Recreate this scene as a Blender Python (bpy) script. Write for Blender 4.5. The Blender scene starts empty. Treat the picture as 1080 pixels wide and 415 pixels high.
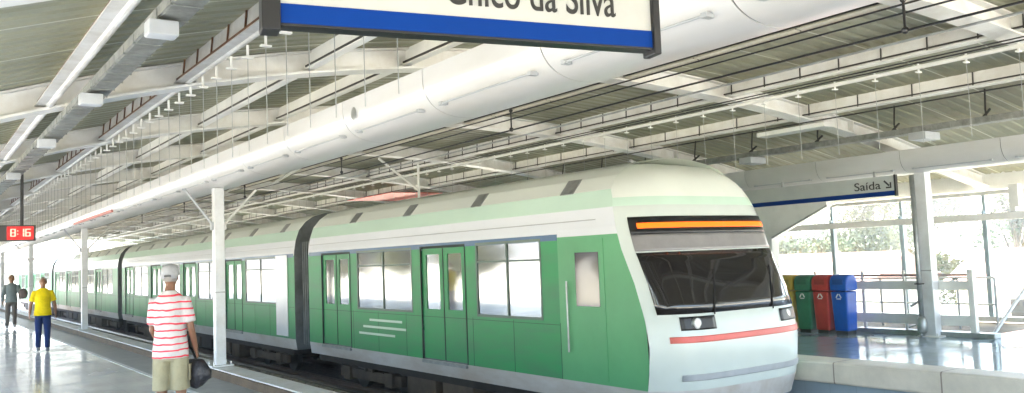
import bpy, bmesh, math, random
from mathutils import Vector, Matrix, Euler
random.seed(7)
R = math.radians
scn = bpy.context.scene
COL = scn.collection

# ------------------------------------------------------------------ camera
cam_d = bpy.data.cameras.new('camera'); cam = bpy.data.objects.new('camera', cam_d); COL.objects.link(cam)
cam_d.sensor_width = 36.0; cam_d.lens = 30.0; cam_d.clip_start = 0.05; cam_d.clip_end = 2000
psi, pit, rol = R(35.4), R(4.16), R(2.2)
fw = Vector((math.sin(psi)*math.cos(pit), math.cos(psi)*math.cos(pit), math.sin(pit)))
rt = Vector((math.cos(psi), -math.sin(psi), 0)); up = rt.cross(fw)
Rv = math.cos(rol)*rt - math.sin(rol)*up
Uv = math.cos(rol)*up + math.sin(rol)*rt
m = Matrix((Rv, Uv, -fw)).transposed().to_4x4(); m.translation = Vector((0, 0, 1.65))
cam.matrix_world = m
scn.camera = cam

# ------------------------------------------------------------------ light
SUN_EL, SUN_AZ = R(58), R(48)          # azimuth measured from +Y towards +X
w = bpy.data.worlds.new('World'); scn.world = w; w.use_nodes = True
nt = w.node_tree; bg = nt.nodes['Background']
sky = nt.nodes.new('ShaderNodeTexSky'); sky.sky_type = 'NISHITA'; sky.sun_disc = False
sky.sun_elevation = SUN_EL; sky.sun_rotation = SUN_AZ; sky.dust_density = 3.0; sky.air_density = 1.0
nt.links.new(sky.outputs[0], bg.inputs[0]); bg.inputs[1].default_value = 0.15
sd = bpy.data.lights.new('sun', 'SUN'); sd.energy = 5.0; sd.angle = R(0.6); sd.color = (1, 0.95, 0.87)
so = bpy.data.objects.new('sun', sd); COL.objects.link(so)
dirv = Vector((math.sin(SUN_AZ)*math.cos(SUN_EL), math.cos(SUN_AZ)*math.cos(SUN_EL), math.sin(SUN_EL)))
so.rotation_euler = dirv.to_track_quat('Z', 'Y').to_euler(); so.location = (0, 0, 30)
scn.view_settings.view_transform = 'Standard'; scn.view_settings.look = 'None'
scn.view_settings.gamma = 1; scn.view_settings.exposure = 3.7; scn.view_settings.use_curve_mapping = False
scn.render.engine = 'CYCLES'
scn.cycles.max_bounces = 10; scn.cycles.diffuse_bounces = 6; scn.cycles.transparent_max_bounces = 16

# ------------------------------------------------------------------ materials
def mat(name, col, rough=0.5, metal=0.0, var=0.12, scale=3.0, bump=0.0, stretch=(1, 1, 1), spec=0.5, dirt=None, bscale=40):
    m = bpy.data.materials.new(name); m.use_nodes = True; n = m.node_tree; b = n.nodes['Principled BSDF']
    b.inputs['Roughness'].default_value = rough; b.inputs['Metallic'].default_value = metal
    b.inputs['Specular IOR Level'].default_value = spec
    tc = n.nodes.new('ShaderNodeTexCoord'); mp = n.nodes.new('ShaderNodeMapping'); mp.inputs['Scale'].default_value = stretch
    n.links.new(tc.outputs['Object'], mp.inputs[0])
    nz = n.nodes.new('ShaderNodeTexNoise'); nz.inputs['Scale'].default_value = scale; nz.inputs['Detail'].default_value = 7
    nz.inputs['Roughness'].default_value = 0.65
    n.links.new(mp.outputs[0], nz.inputs[0])
    rp = n.nodes.new('ShaderNodeValToRGB'); c = Vector(col[:3])
    d = Vector(dirt) if dirt else c*(1-var*1.6)
    rp.color_ramp.elements[0].position = 0.3; rp.color_ramp.elements[0].color = (*d, 1)
    rp.color_ramp.elements[1].position = 0.6; rp.color_ramp.elements[1].color = (*c, 1)
    n.links.new(nz.outputs[0], rp.inputs[0]); n.links.new(rp.outputs[0], b.inputs['Base Color'])
    if bump:
        n2 = n.nodes.new('ShaderNodeTexNoise'); n2.inputs['Scale'].default_value = bscale; n2.inputs['Detail'].default_value = 4
        n.links.new(mp.outputs[0], n2.inputs[0])
        bp = n.nodes.new('ShaderNodeBump'); bp.inputs['Strength'].default_value = bump; bp.inputs['Distance'].default_value = 0.02
        n.links.new(n2.outputs[0], bp.inputs['Height']); n.links.new(bp.outputs[0], b.inputs['Normal'])
    m['ramp'] = rp.name
    return m
def emit(name, col, s):
    m = bpy.data.materials.new(name); m.use_nodes = True; n = m.node_tree; b = n.nodes['Principled BSDF']
    b.inputs['Base Color'].default_value = (*[c*0.3 for c in col], 1)
    b.inputs['Emission Color'].default_value = (*col, 1); b.inputs['Emission Strength'].default_value = s
    return m
def glass(name, tint=(0.8, 0.92, 0.88), refl=0.12, rough=0.02):
    m = bpy.data.materials.new(name); m.use_nodes = True; n = m.node_tree; n.nodes.clear()
    o = n.nodes.new('ShaderNodeOutputMaterial'); mx = n.nodes.new('ShaderNodeMixShader')
    t = n.nodes.new('ShaderNodeBsdfTransparent'); t.inputs[0].default_value = (*tint, 1)
    g = n.nodes.new('ShaderNodeBsdfGlossy'); g.inputs['Roughness'].default_value = rough
    lw = n.nodes.new('ShaderNodeLayerWeight'); lw.inputs[0].default_value = 0.35
    mr = n.nodes.new('ShaderNodeMapRange'); mr.inputs['To Min'].default_value = refl; mr.inputs['To Max'].default_value = 0.9
    n.links.new(lw.outputs['Fresnel'], mr.inputs[0]); n.links.new(mr.outputs[0], mx.inputs[0])
    n.links.new(t.outputs[0], mx.inputs[1]); n.links.new(g.outputs[0], mx.inputs[2]); n.links.new(mx.outputs[0], o.inputs[0])
    return m
def axis_lines(m, axis, period, width, col, offset=0.0, metal=None):
    """thin painted / lapped lines across a surface every <period> metres along an axis"""
    n = m.node_tree; b = n.nodes['Principled BSDF']; rp = n.nodes[m['ramp']]
    src = b.inputs['Base Color'].links[0].from_socket
    tc = n.nodes.new('ShaderNodeTexCoord'); sx = n.nodes.new('ShaderNodeSeparateXYZ'); n.links.new(tc.outputs['Object'], sx.inputs[0])
    a = n.nodes.new('ShaderNodeMath'); a.operation = 'ADD'; a.inputs[1].default_value = 500*period+offset; n.links.new(sx.outputs[axis], a.inputs[0])
    md = n.nodes.new('ShaderNodeMath'); md.operation = 'MODULO'; md.inputs[1].default_value = period; n.links.new(a.outputs[0], md.inputs[0])
    lt = n.nodes.new('ShaderNodeMath'); lt.operation = 'LESS_THAN'; lt.inputs[1].default_value = width; n.links.new(md.outputs[0], lt.inputs[0])
    mx = n.nodes.new('ShaderNodeMix'); mx.data_type = 'RGBA'; mx.inputs['B'].default_value = (*col, 1)
    n.links.new(lt.outputs[0], mx.inputs['Factor']); n.links.new(src, mx.inputs['A']); n.links.new(mx.outputs['Result'], b.inputs['Base Color'])

M = {}
M['white'] = mat('white_paint', (0.80, 0.80, 0.77), 0.35, var=0.10, scale=1.6)
M['white_dirty'] = mat('white_paint_weathered', (0.74, 0.74, 0.72), 0.45, var=0.2, scale=2.5, dirt=(0.60, 0.58, 0.53))
M['casing'] = mat('beam_casing', (0.64, 0.64, 0.64), 0.28, var=0.06, scale=0.8, stretch=(1, .3, 1), dirt=(0.54, 0.53, 0.50))
M['post'] = mat('post_paint', (0.72, 0.74, 0.76), 0.3, var=0.08, scale=2, dirt=(.56, .56, .55))
M['deck'] = mat('roof_deck', (0.315, 0.315, 0.225), 0.5, var=0.2, scale=0.7, dirt=(0.215, 0.215, 0.15), spec=.3)
axis_lines(M['deck'], 1, 1.05, 0.022, (0.62, 0.62, 0.52))
M['steel'] = mat('galvanised_steel', (0.42, 0.44, 0.44), 0.4, 0.6, var=0.2, scale=6)
M['greybox'] = mat('grey_box', (0.42, 0.44, 0.46), 0.5, var=0.1)
M['tray'] = mat('cable_tray', (0.27, 0.28, 0.26), 0.5, 0.3, var=0.3, scale=8)
M['dark'] = mat('dark_metal', (0.035, 0.033, 0.03), 0.5, var=0.3, scale=5)
M['rust'] = mat('rusty_strap', (0.16, 0.07, 0.03), 0.7, var=0.4, scale=10)
M['black'] = mat('black_paint', (0.012, 0.012, 0.013), 0.35, var=0.2)
M['blue'] = mat('sign_blue', (0.0, 0.032, 0.20), 0.75, var=0.06, scale=3, spec=.15)
M['signwhite'] = mat('sign_white', (0.44, 0.44, 0.41), 0.35, var=0.06, scale=3)
M['signgrey'] = mat('sign_grey', (0.55, 0.57, 0.56), 0.35, var=0.05)
M['letters'] = mat('letter_black', (0.018, 0.017, 0.016), 0.4, var=0.1)
M['red'] = mat('red_panel', (0.75, 0.12, 0.09), 0.5, var=0.15)
M['concrete'] = mat('concrete', (0.42, 0.40, 0.35), 0.8, var=0.25, scale=3, bump=.4, dirt=(.22, .19, .15))
axis_lines(M['concrete'], 1, 0.75, 0.03, (0.12, 0.1, 0.08))
M['pale_concrete'] = mat('pale_concrete', (0.52, 0.50, 0.45), 0.75, var=0.15, scale=2, bump=.3)
M['brown_curb'] = mat('brown_kerb', (0.13, 0.085, 0.045), 0.7, var=0.3, scale=3, bump=.3)
M['brown_floor'] = mat('brown_floor', (0.24, 0.20, 0.14), 0.8, var=0.3, scale=2, bump=.3)
M['cream'] = mat('cream_stone', (0.82, 0.77, 0.66), 0.5, var=0.12, scale=2)
axis_lines(M['cream'], 1, 1.55, 0.02, (0.3, 0.25, 0.2), offset=.35)
M['ballast'] = mat('ballast', (0.22, 0.19, 0.15), 0.95, var=0.5, scale=9, bump=1.0, bscale=14)
M['band'] = mat('grey_band', (0.36, 0.37, 0.36), 0.4, var=0.15, scale=3)
M['rail'] = mat('rail_steel', (0.25, 0.19, 0.15), 0.4, 0.6)
M['grass'] = mat('grass', (0.10, 0.13, 0.03), 0.9, var=0.4, scale=1.2, bump=.6)
M['ground'] = mat('dusty_ground', (0.56, 0.52, 0.42), 0.9, var=0.25, scale=.15, dirt=(.4, .38, .27))
M['bark'] = mat('bark', (0.12, 0.09, 0.06), 0.9, var=0.3, scale=8, bump=.5)
M['leaf1'] = mat('leaf_green', (0.10, 0.13, 0.04), 0.6, var=0.5, scale=1.0)
M['leaf2'] = mat('leaf_yellow_green', (0.12, 0.13, 0.028), 0.6, var=0.5, scale=1.2)
for k in ('leaf1', 'leaf2'):
    b = M[k].node_tree.nodes['Principled BSDF']
# floor tiles
def tile_mat(name, col, line, rough, sx=.42, sy=.42):
    m = mat(name, col, rough, var=0.08, scale=1.4, spec=.6)
    n = m.node_tree; b = n.nodes['Principled BSDF']
    for ax in (0, 1):
        axis_lines(m, ax, sx if ax == 0 else sy, 0.007, line)
    nz = n.nodes.new('ShaderNodeTexNoise'); nz.inputs['Scale'].default_value = 0.9; nz.inputs['Detail'].default_value = 6
    tc = n.nodes.new('ShaderNodeTexCoord'); n.links.new(tc.outputs['Object'], nz.inputs[0])
    mr = n.nodes.new('ShaderNodeMapRange'); mr.inputs['From Min'].default_value = .35; mr.inputs['From Max'].default_value = .7
    mr.inputs['To Min'].default_value = rough*.6; mr.inputs['To Max'].default_value = rough*1.7
    n.links.new(nz.outputs[0], mr.inputs[0]); n.links.new(mr.outputs[0], b.inputs['Roughness'])
    # scuffs and stains
    ns = n.nodes.new('ShaderNodeTexNoise'); ns.inputs['Scale'].default_value = 1.1; ns.inputs['Detail'].default_value = 9; ns.inputs['Roughness'].default_value = .75; n.links.new(tc.outputs['Object'], ns.inputs[0])
    ms_ = n.nodes.new('ShaderNodeMapRange'); ms_.inputs['From Min'].default_value = .52; ms_.inputs['From Max'].default_value = .72; ms_.inputs['To Max'].default_value = .45; n.links.new(ns.outputs[0], ms_.inputs[0])
    mm_ = n.nodes.new('ShaderNodeMix'); mm_.data_type = 'RGBA'; mm_.inputs['B'].default_value = (.26, .25, .23, 1); sc_ = b.inputs['Base Color'].links[0].from_socket
    n.links.new(ms_.outputs[0], mm_.inputs['Factor']); n.links.new(sc_, mm_.inputs['A']); n.links.new(mm_.outputs['Result'], b.inputs['Base Color'])
    n2 = n.nodes.new('ShaderNodeTexNoise'); n2.inputs['Scale'].default_value = 2.6; n.links.new(tc.outputs['Object'], n2.inputs[0])
    bp = n.nodes.new('ShaderNodeBump'); bp.inputs['Strength'].default_value = .12; bp.inputs['Distance'].default_value = .01
    n.links.new(n2.outputs[0], bp.inputs['Height']); n.links.new(bp.outputs[0], b.inputs['Normal'])
    return m
M['tile'] = tile_mat('platform_tile', (0.60, 0.60, 0.58), (0.43, 0.43, 0.41), 0.18)
M['tile2'] = tile_mat('far_platform_tile_sky_tint', (0.40, 0.49, 0.56), (0.3, 0.37, 0.42), 0.10)  # blue of the reflected sky is put into the tile colour

# ------------------------------------------------------------------ mesh helper
class MB:
    def __init__(s): s.v = []; s.f = []; s.mi = []; s.cur = 0
    def face(s, pts, mi=None):
        k = len(s.v); s.v += [tuple(p) for p in pts]; s.f.append(tuple(range(k, k+len(pts)))); s.mi.append(s.cur if mi is None else mi)
    def box(s, x0, x1, y0, y1, z0, z1):
        k = len(s.v)
        s.v += [(x0, y0, z0), (x1, y0, z0), (x1, y1, z0), (x0, y1, z0), (x0, y0, z1), (x1, y0, z1), (x1, y1, z1), (x0, y1, z1)]
        for q in ((0, 3, 2, 1), (4, 5, 6, 7), (0, 1, 5, 4), (1, 2, 6, 5), (2, 3, 7, 6), (3, 0, 4, 7)):
            s.f.append(tuple(k+i for i in q)); s.mi.append(s.cur)
        return s
    def prism(s, poly, axis, a, b):
        """poly of 2-D points swept along axis (0,1,2) from a to b"""
        k = len(s.v); n = len(poly)
        def P(p, t): return {0: (t, p[0], p[1]), 1: (p[0], t, p[1]), 2: (p[0], p[1], t)}[axis]
        s.v += [P(p, a) for p in poly]+[P(p, b) for p in poly]
        for i in range(n):
            j = (i+1) % n; s.f.append((k+i, k+j, k+n+j, k+n+i)); s.mi.append(s.cur)
        s.f.append(tuple(k+i for i in reversed(range(n)))); s.mi.append(s.cur)
        s.f.append(tuple(k+n+i for i in range(n))); s.mi.append(s.cur)
        return s
    def loft(s, pts, rad, n=10, ref=(1, 0, 0), cap=True):
        """tube along pts; rad: number, list, or list of (ra, rb)"""
        pts = [Vector(p) for p in pts]; k = len(s.v); N = len(pts)
        for i, p in enumerate(pts):
            t = (pts[min(i+1, N-1)]-pts[max(i-1, 0)]).normalized()
            r = Vector(ref)
            if abs(r.dot(t)) > .95: r = Vector((0, 1, 0)) if abs(t.y) < .9 else Vector((0, 0, 1))
            a = (r-t*r.dot(t)).normalized(); b = t.cross(a)
            ra = rad[i] if isinstance(rad, (list, tuple)) else rad
            ra, rb = ra if isinstance(ra, (tuple, list)) else (ra, ra)
            for j in range(n):
                an = 2*math.pi*j/n; s.v.append(tuple(p+a*ra*math.cos(an)+b*rb*math.sin(an)))
        for i in range(N-1):
            for j in range(n):
                j2 = (j+1) % n; s.f.append((k+i*n+j, k+i*n+j2, k+(i+1)*n+j2, k+(i+1)*n+j)); s.mi.append(s.cur)
        if cap:
            s.f.append(tuple(k+j for j in reversed(range(n)))); s.mi.append(s.cur)
            s.f.append(tuple(k+(N-1)*n+j for j in range(n))); s.mi.append(s.cur)
        return s
    def ball(s, c, r, n=12, m=8):
        c = Vector(c); r = r if isinstance(r, (tuple, list)) else (r, r, r); k = len(s.v)
        for i in range(1, m):
            th = math.pi*i/m
            for j in range(n):
                ph = 2*math.pi*j/n
                s.v.append((c.x+r[0]*math.sin(th)*math.cos(ph), c.y+r[1]*math.sin(th)*math.sin(ph), c.z+r[2]*math.cos(th)))
        t = len(s.v); s.v.append((c.x, c.y, c.z+r[2])); s.v.append((c.x, c.y, c.z-r[2]))
        for i in range(m-2):
            for j in range(n):
                j2 = (j+1) % n; s.f.append((k+i*n+j, k+(i+1)*n+j, k+(i+1)*n+j2, k+i*n+j2)); s.mi.append(s.cur)
        for j in range(n):
            j2 = (j+1) % n; s.f.append((k+j, k+j2, t)); s.mi.append(s.cur)
            s.f.append((k+(m-2)*n+j2, k+(m-2)*n+j, t+1)); s.mi.append(s.cur)
        return s
    def build(s, name, mt, parent=None, bevel=0, smooth=False, recalc=True):
        me = bpy.data.meshes.new(name); me.from_pydata(s.v, [], s.f)
        mt = mt if isinstance(mt, (list, tuple)) else [mt]
        for x in mt: me.materials.append(x)
        if len(mt) > 1: me.polygons.foreach_set('material_index', s.mi)
        o = bpy.data.objects.new(name, me); COL.objects.link(o)
        if recalc:
            bm = bmesh.new(); bm.from_mesh(me); bmesh.ops.recalc_face_normals(bm, faces=bm.faces); bm.to_mesh(me); bm.free()
        if smooth:
            for p in me.polygons: p.use_smooth = True
        if parent: o.parent = parent
        if bevel:
            b = o.modifiers.new('bevel', 'BEVEL'); b.width = bevel; b.segments = 2; b.limit_method = 'ANGLE'
        return o
def tag(o, label, cat, group=None):
    o['label'] = label; o['category'] = cat
    if group: o['group'] = group
    return o
def thing(name, label, cat, loc=(0, 0, 0), rz=0, group=None):
    o = bpy.data.objects.new(name, None); COL.objects.link(o); o.location = loc; o.rotation_euler = (0, 0, rz); o.empty_display_size = .2
    return tag(o, label, cat, group)
def struct(o): o['kind'] = 'structure'; return o
def copy_tree(o, parent=None):
    c = o.copy(); COL.objects.link(c)
    if parent: c.parent = parent
    for ch in list(o.children): copy_tree(ch, c)
    return c
def text_mesh(s, name, mt, parent, size, loc, rot, width=None, depth=.002, bold=0.0):
    cu = bpy.data.curves.new(name, 'FONT'); cu.body = s; cu.size = size; cu.extrude = depth; cu.offset = bold
    t = bpy.data.objects.new(name+'_tmp', cu); COL.objects.link(t)
    bpy.context.view_layer.update()
    me = bpy.data.meshes.new_from_object(t.evaluated_get(bpy.context.evaluated_depsgraph_get()))
    bpy.data.objects.remove(t); me.materials.clear(); me.materials.append(mt)
    if width:
        xs = [v.co.x for v in me.vertices]; k = width/(max(xs)-min(xs)); x0 = min(xs)
        for v in me.vertices: v.co.x = (v.co.x-x0)*k
    me.name = name
    o = bpy.data.objects.new(name, me); COL.objects.link(o); o.parent = parent; o.location = loc; o.rotation_euler = rot
    return o

# arch of the rafters' lower flange
def zf(X):
    if X <= 14.5: return ((4.8289e-04*X-2.79914e-02)*X+0.348235)*X+2.83057
    return zf(14.5)-(X-14.5)*0.19
Y0, Y1 = -4.0, 64.0
XL, XR = -1.3, 18.3

# ================================================================== SETTING
struct(MB().box(-600, 600, -600, 900, -3.0, -1.6).build('ground', M['ground']))
struct(MB().box(-3.6, 3.9, -6, 90, -1.5, 0).build('platform', M['tile']))
struct(MB().box(3.16, 3.24, -6, 90, 0, 0.004).build('platform_edge_line', mat('edge_line', (.8, .8, .78), .4)))
struct(MB().box(3.24, 3.86, -6, 90, 0, 0.005).build('platform_margin', M['band']))
kb = MB(); kb.box(3.86, 4.2, -6, 90, -1.5, 0.115); kb.cur = 1; kb.box(3.90, 4.22, -6, 90, 0.115, 0.135)
struct(kb.build('platform_kerb', [M['brown_curb'], M['white_dirty']]))
struct(MB().box(4.2, 10.85, -20, 200, -1.58, -1.25).build('track_bed', M['ballast']))
struct(MB().box(10.85, 15.3, -6, 90, -1.5, 0).build('opposite_platform', M['tile2']))
struct(MB().box(15.3, 18.6, -6, 7.46, -1.5, 0).build('opposite_platform', M['tile2']))
struct(MB().box(15.3, 18.6, 7.46, 90, -1.5, -0.03).build('stair_landing', M['brown_floor']))
pe = MB(); pe.box(10.74, 11.28, -6, 90, -0.30, 0.006)
struct(pe.build('opposite_platform_edge', M['cream'], bevel=.03))

# rails
rl = MB(); rl.prism([(-.07, -1.25), (.07, -1.25), (.07, -1.23), (.015, -1.2), (.015, -1.14), (.035, -1.12), (.035, -1.09), (-.035, -1.09), (-.035, -1.12), (-.015, -1.14), (-.015, -1.2), (-.07, -1.23)], 1, -20, 150)
r0 = None
for i, (x, lb) in enumerate(((5.3, 'rail of the empty track, nearest the platform where the men stand'), (6.73, 'rail of the empty track, beside the low concrete wall'),
                             (8.53, 'rail under the near side of the green train'), (9.97, 'rail under the far side of the green train'))):
    if r0 is None: r0 = rl.build('rail', M['rail']); o = r0
    else: o = r0.copy(); COL.objects.link(o)
    o.location.x = x; tag(o, lb, 'rail', 'rails of the two tracks')
wl = MB(); wl.box(7.1, 7.35, -10, 120, -1.25, -.86)
tag(wl.build('track_wall', M['concrete'], bevel=.015), 'low pale concrete wall running between the two tracks', 'wall')
cb = MB()
for k in range(3):
    x0 = 7.16+.055*k
    cb.loft([(x0+.01*math.sin(y*.9+k), y, -.845+.004*math.sin(y*2.1+k)) for y in [i*1.0-10 for i in range(131)]], .022, 6)
tag(cb.build('track_cable', M['black']), 'black cables lying along the low wall between the tracks', 'cable')

# ================================================================== ROOF
roof = thing('station_roof', 'arched olive metal canopy on white ribs spanning both platforms and tracks', 'roof', (0, 0, 0))
dk = MB(); xs = [XL-.4+i*(XR-XL+.8)/30 for i in range(31)]
prof = []; y = Y0
while y < Y1:
    prof += [(y, 0), (y+.12, 0), (y+.145, .02), (y+.185, .02)]; y += .21
kk = 0
for (yy, dz) in prof:
    for x in xs: dk.v.append((x, yy, zf(x)+.26+dz))
n = len(xs)
for i in range(len(prof)-1):
    for j in range(n-1):
        dk.f.append((i*n+j, i*n+j+1, (i+1)*n+j+1, (i+1)*n+j)); dk.mi.append(0)
deck = dk.build('roof_deck', M['deck'], roof)
so_ = deck.modifiers.new('sheet', 'SOLIDIFY'); so_.thickness = .02; so_.offset = 1

def strip(mb, xa, xb, fa, fb, y0, y1, nseg=26, xk=None):
    """solid strip following the arch between heights zf+fa and zf+fb"""
    P = [xa+(xb-xa)*i/nseg for i in range(nseg+1)]
    poly = [(x, zf(x)+fa) for x in P]+[(x, zf(x)+fb) for x in reversed(P)]
    k = len(mb.v); n = len(poly)
    mb.v += [(p[0], y0, p[1]) for p in poly]+[(p[0], y1, p[1]) for p in poly]
    N = nseg+1
    for i in range(nseg):
        a, b, c, d = i, i+1, n-2-i, n-1-i
        mb.f.append((k+a, k+b, k+c, k+d)); mb.f.append((k+n+a, k+n+d, k+n+c, k+n+b))
        mb.f.append((k+a, k+n+a, k+n+b, k+b)); mb.f.append((k+d, k+c, k+n+c, k+n+d)); mb.mi += [0]*4
    mb.f.append((k, k+n-1, k+n+n-1, k+n)); mb.f.append((k+N-1, k+n+N-1, k+n+N, k+N)); mb.mi += [0]*2
raf = MB()
strip(raf, XL, XR, 0.0, 0.025, -.14, .14); strip(raf, XL, XR, .025, .235, -.012, .012); strip(raf, XL, XR, .235, .255, -.10, .10)
for x in (1.1, 2.35, 3.6, 4.8, 8.3, 10.45, 12.35, 13.6):   # stiffener plates
    raf.box(x-.008, x+.008, -.12, .12, zf(x)+.03, zf(x)+.232)
rafter = raf.build('rafter', M['white_dirty'], roof)
RY = [4.55+4.23*k for k in range(-2, 15)]
rafter.location.y = RY[0]
for yy in RY[1:]:
    c = rafter.copy(); COL.objects.link(c); c.location.y = yy

def seglist():
    return [(RY[i]+.03, RY[i+1]-.03) for i in range(len(RY)-1)]
def purlin(name, x, tilt, mtl, tube=True, straps=True, gap=.9, web=.20, low=.06, tr=.030):
    mb = MB()
    for (a, b) in seglist():
        z0 = zf(x)+low
        # inclined web, small top and bottom lips
        poly = [(x, z0), (x+.012, z0), (x+tilt+.012, z0+web), (x+tilt, z0+web)]
        mb.prism(poly, 1, a, b)
        mb.prism([(x-.05, z0-.012), (x+.05, z0-.012), (x+.05, z0), (x-.05, z0)], 1, a, b)
        if straps:
            mb.cur = 1; y = a+gap*.5
            while y < b:
                s = -1 if tilt >= 0 else -1
                mb.prism([(x-.018, z0), (x-.004, z0), (x+tilt-.004, z0+web), (x+tilt-.018, z0+web)], 1, y-.007, y+.007); y += gap
            mb.prism([(x-.03, z0+.02), (x-.012, z0+.02), (x-.012, z0+.04), (x-.03, z0+.04)], 1, a, b)
            mb.cur = 0
        if tube:
            mb.loft([(x+.06, a, z0+.0), (x+.06, b, z0+.0)], tr, 12)
    return mb.build(name, mtl, roof)
M['purlin'] = mat('purlin_paint', (.54, .54, .52), .5, var=.2, scale=3, dirt=(.36, .34, .30)); PW = [M['purlin'], M['rust']]
PD = [M['white_dirty'], M['dark']]
purlin('purlin', 0.98, .10, PW, tr=.033); purlin('purlin', 2.20, .02, PW, gap=.47)
purlin('purlin', 3.55, .02, [M['white'], M['dark']], tube=False, gap=30)
purlin('purlin', 4.75, .02, [M['white'], M['dark']], tube=False, gap=30)
purlin('purlin', 8.25, .18, [M['cream'], M['dark']], gap=30)
purlin('purlin', 10.35, .01, PD, gap=.62); purlin('purlin', 12.3, .01, PD, gap=.9)
purlin('purlin', 16.3, .4, PD, gap=1.2)
# conduits below the right-hand purlins
for x, dz, r in ((10.3, -.04, .009), (10.22, -.10, .010), (12.26, -.05, .012), (8.12, -.03, .011)):
    MB().loft([(x, Y0, zf(x)+dz), (x, Y1, zf(x)+dz)], r, 6).build('conduit', M['dark'], roof)
MB().loft([(10.42, Y0, zf(10.4)-.10), (10.42, Y1, zf(10.4)-.10)], .028, 8).build('tube', M['white'], roof)
# cable trays: ribbed troughs
def tray(x0, x1, z, hh, lbl):
    mb = MB(); mb.box(x0, x1, Y0, Y1, z, z+.012)
    for q in range(7):
        xx = x0+(x1-x0)*(q+.5)/7; mb.box(xx-.012, xx+.012, Y0, Y1, z-.016, z)
    mb.box(x0-.012, x0, Y0, Y1, z-.01, z+hh); mb.box(x1, x1+.012, Y0, Y1, z-.01, z+hh)
    y = Y0+.2
    while y < 30:
        mb.box(x0-.016, x1+.016, y, y+.015, z-.02, z+hh*.8); y += .3
    return mb.build('cable_tray', M['tray'], roof)
tray(1.13, 1.27, 3.07, .05, ''); tray(13.1, 13.32, 3.42, .08, '')
# hangers for the right tray
for yy in [4.75+1.45*k for k in range(10)]:
    mb = MB(); mb.loft([(13.2, yy, 3.42), (13.16, yy, 3.60), (13.24, yy+.02, zf(13.2)+.3)], .014, 6)
    mb.loft([(13.1, yy, 3.5), (13.3, yy, 3.62)], .02, 6)
    mb.build('tray_hanger', M['dark'], roof)
for yy in (4.9, 7.15, 9.7, 13.0, 17.2, 21.4, 25.6):
    o = MB().box(1.06, 1.22, yy-.06, yy+.06, 2.95, 3.035).build('junction_box', M['greybox'], roof, bevel=.008)
for yy in (7.2, 10.6):
    MB().box(13.0, 13.45, yy-.14, yy+.14, 3.28, 3.40).build('junction_box', M['greybox'], roof, bevel=.008)
MB().box(12.5, 12.8, 8.5, 9.9, 3.66, 3.74).build('light_fitting', M['white'], roof, bevel=.01)
# brackets with hanging wires
def bracket(x, y, z, zend):
    b = MB(); b.box(x-.042, x+.042, y-.022, y+.022, z-.014, z); b.loft([(x, y, z), (x, y, z+.1)], .012, 6)
    o = b.build('bracket', M['white'], roof)
    MB().loft([(x, y, zend), (x, y, z-.02)], .0035, 5).build('wire', M['steel'], o)
ls = [(2.30, 4.32+.44*k) for k in range(50)]; rs = [(10.45, 3.9+.60*k) for k in range(50)]
for x, y in ls: bracket(x, y, zf(2.3)-.08, 2.62)
for x, y in rs: bracket(x, y, zf(10.4)-.15, 2.9)
st = MB()
for k in range(50, 90):
    st.box(2.23, 2.37, 4.32+.44*k-.03, 4.32+.44*k+.03, zf(2.3)-.1, zf(2.3)-.08); st.loft([(2.3, 4.32+.44*k, 2.62), (2.3, 4.32+.44*k, zf(2.3)-.1)], .004, 4)
    st.loft([(10.45, 3.9+.6*k, 2.9), (10.45, 3.9+.6*k, zf(10.4)-.1)], .004, 4)
o = st.build('wire', M['steel'], roof); o['kind'] = 'stuff'
# a few slender white struts in the far roof
for (a, b) in (((12.3, 13.0, 3.6), (13.8, 13.0, 3.1)), ((9.6, 17.2, 3.9), (9.6, 17.2, 3.1)), ((9.6, 17.2, 3.3), (8.6, 17.2, 4.0)),
               ((7.2, 17.2, 4.0), (6.1, 17.2, 3.35)), ((7.2, 21.4, 4.0), (6.1, 21.4, 3.35))):
    MB().loft([a, b], .03, 8).build('strut', M['white'], roof)
ed = MB(); ed.box(XL-.12, XL+.03, Y0, Y1, zf(XL)-.12, zf(XL)+.42)
ed.build('fascia', M['white'], roof)
ed = MB(); ed.box(XR-.05, XR+.12, Y0, Y1, zf(XR)-.06, zf(XR)+.42)
ed.build('fascia', M['white'], roof)
# red sheet under the canopy
o = MB().box(11.5, 13.2, 22.2, 25.3, 3.70, 3.72).build('red_sheet', M['red'], roof)
o['label'] = 'red roof sheet seen above the train'
o = MB().box(3.765, 3.81, 21.0, 26.4, 3.05, 3.11).build('red_strip', mat('faded_red', (.62, .26, .23), .5), roof)
o['label'] = 'long red strip on the side of the white gutter beam'

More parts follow.
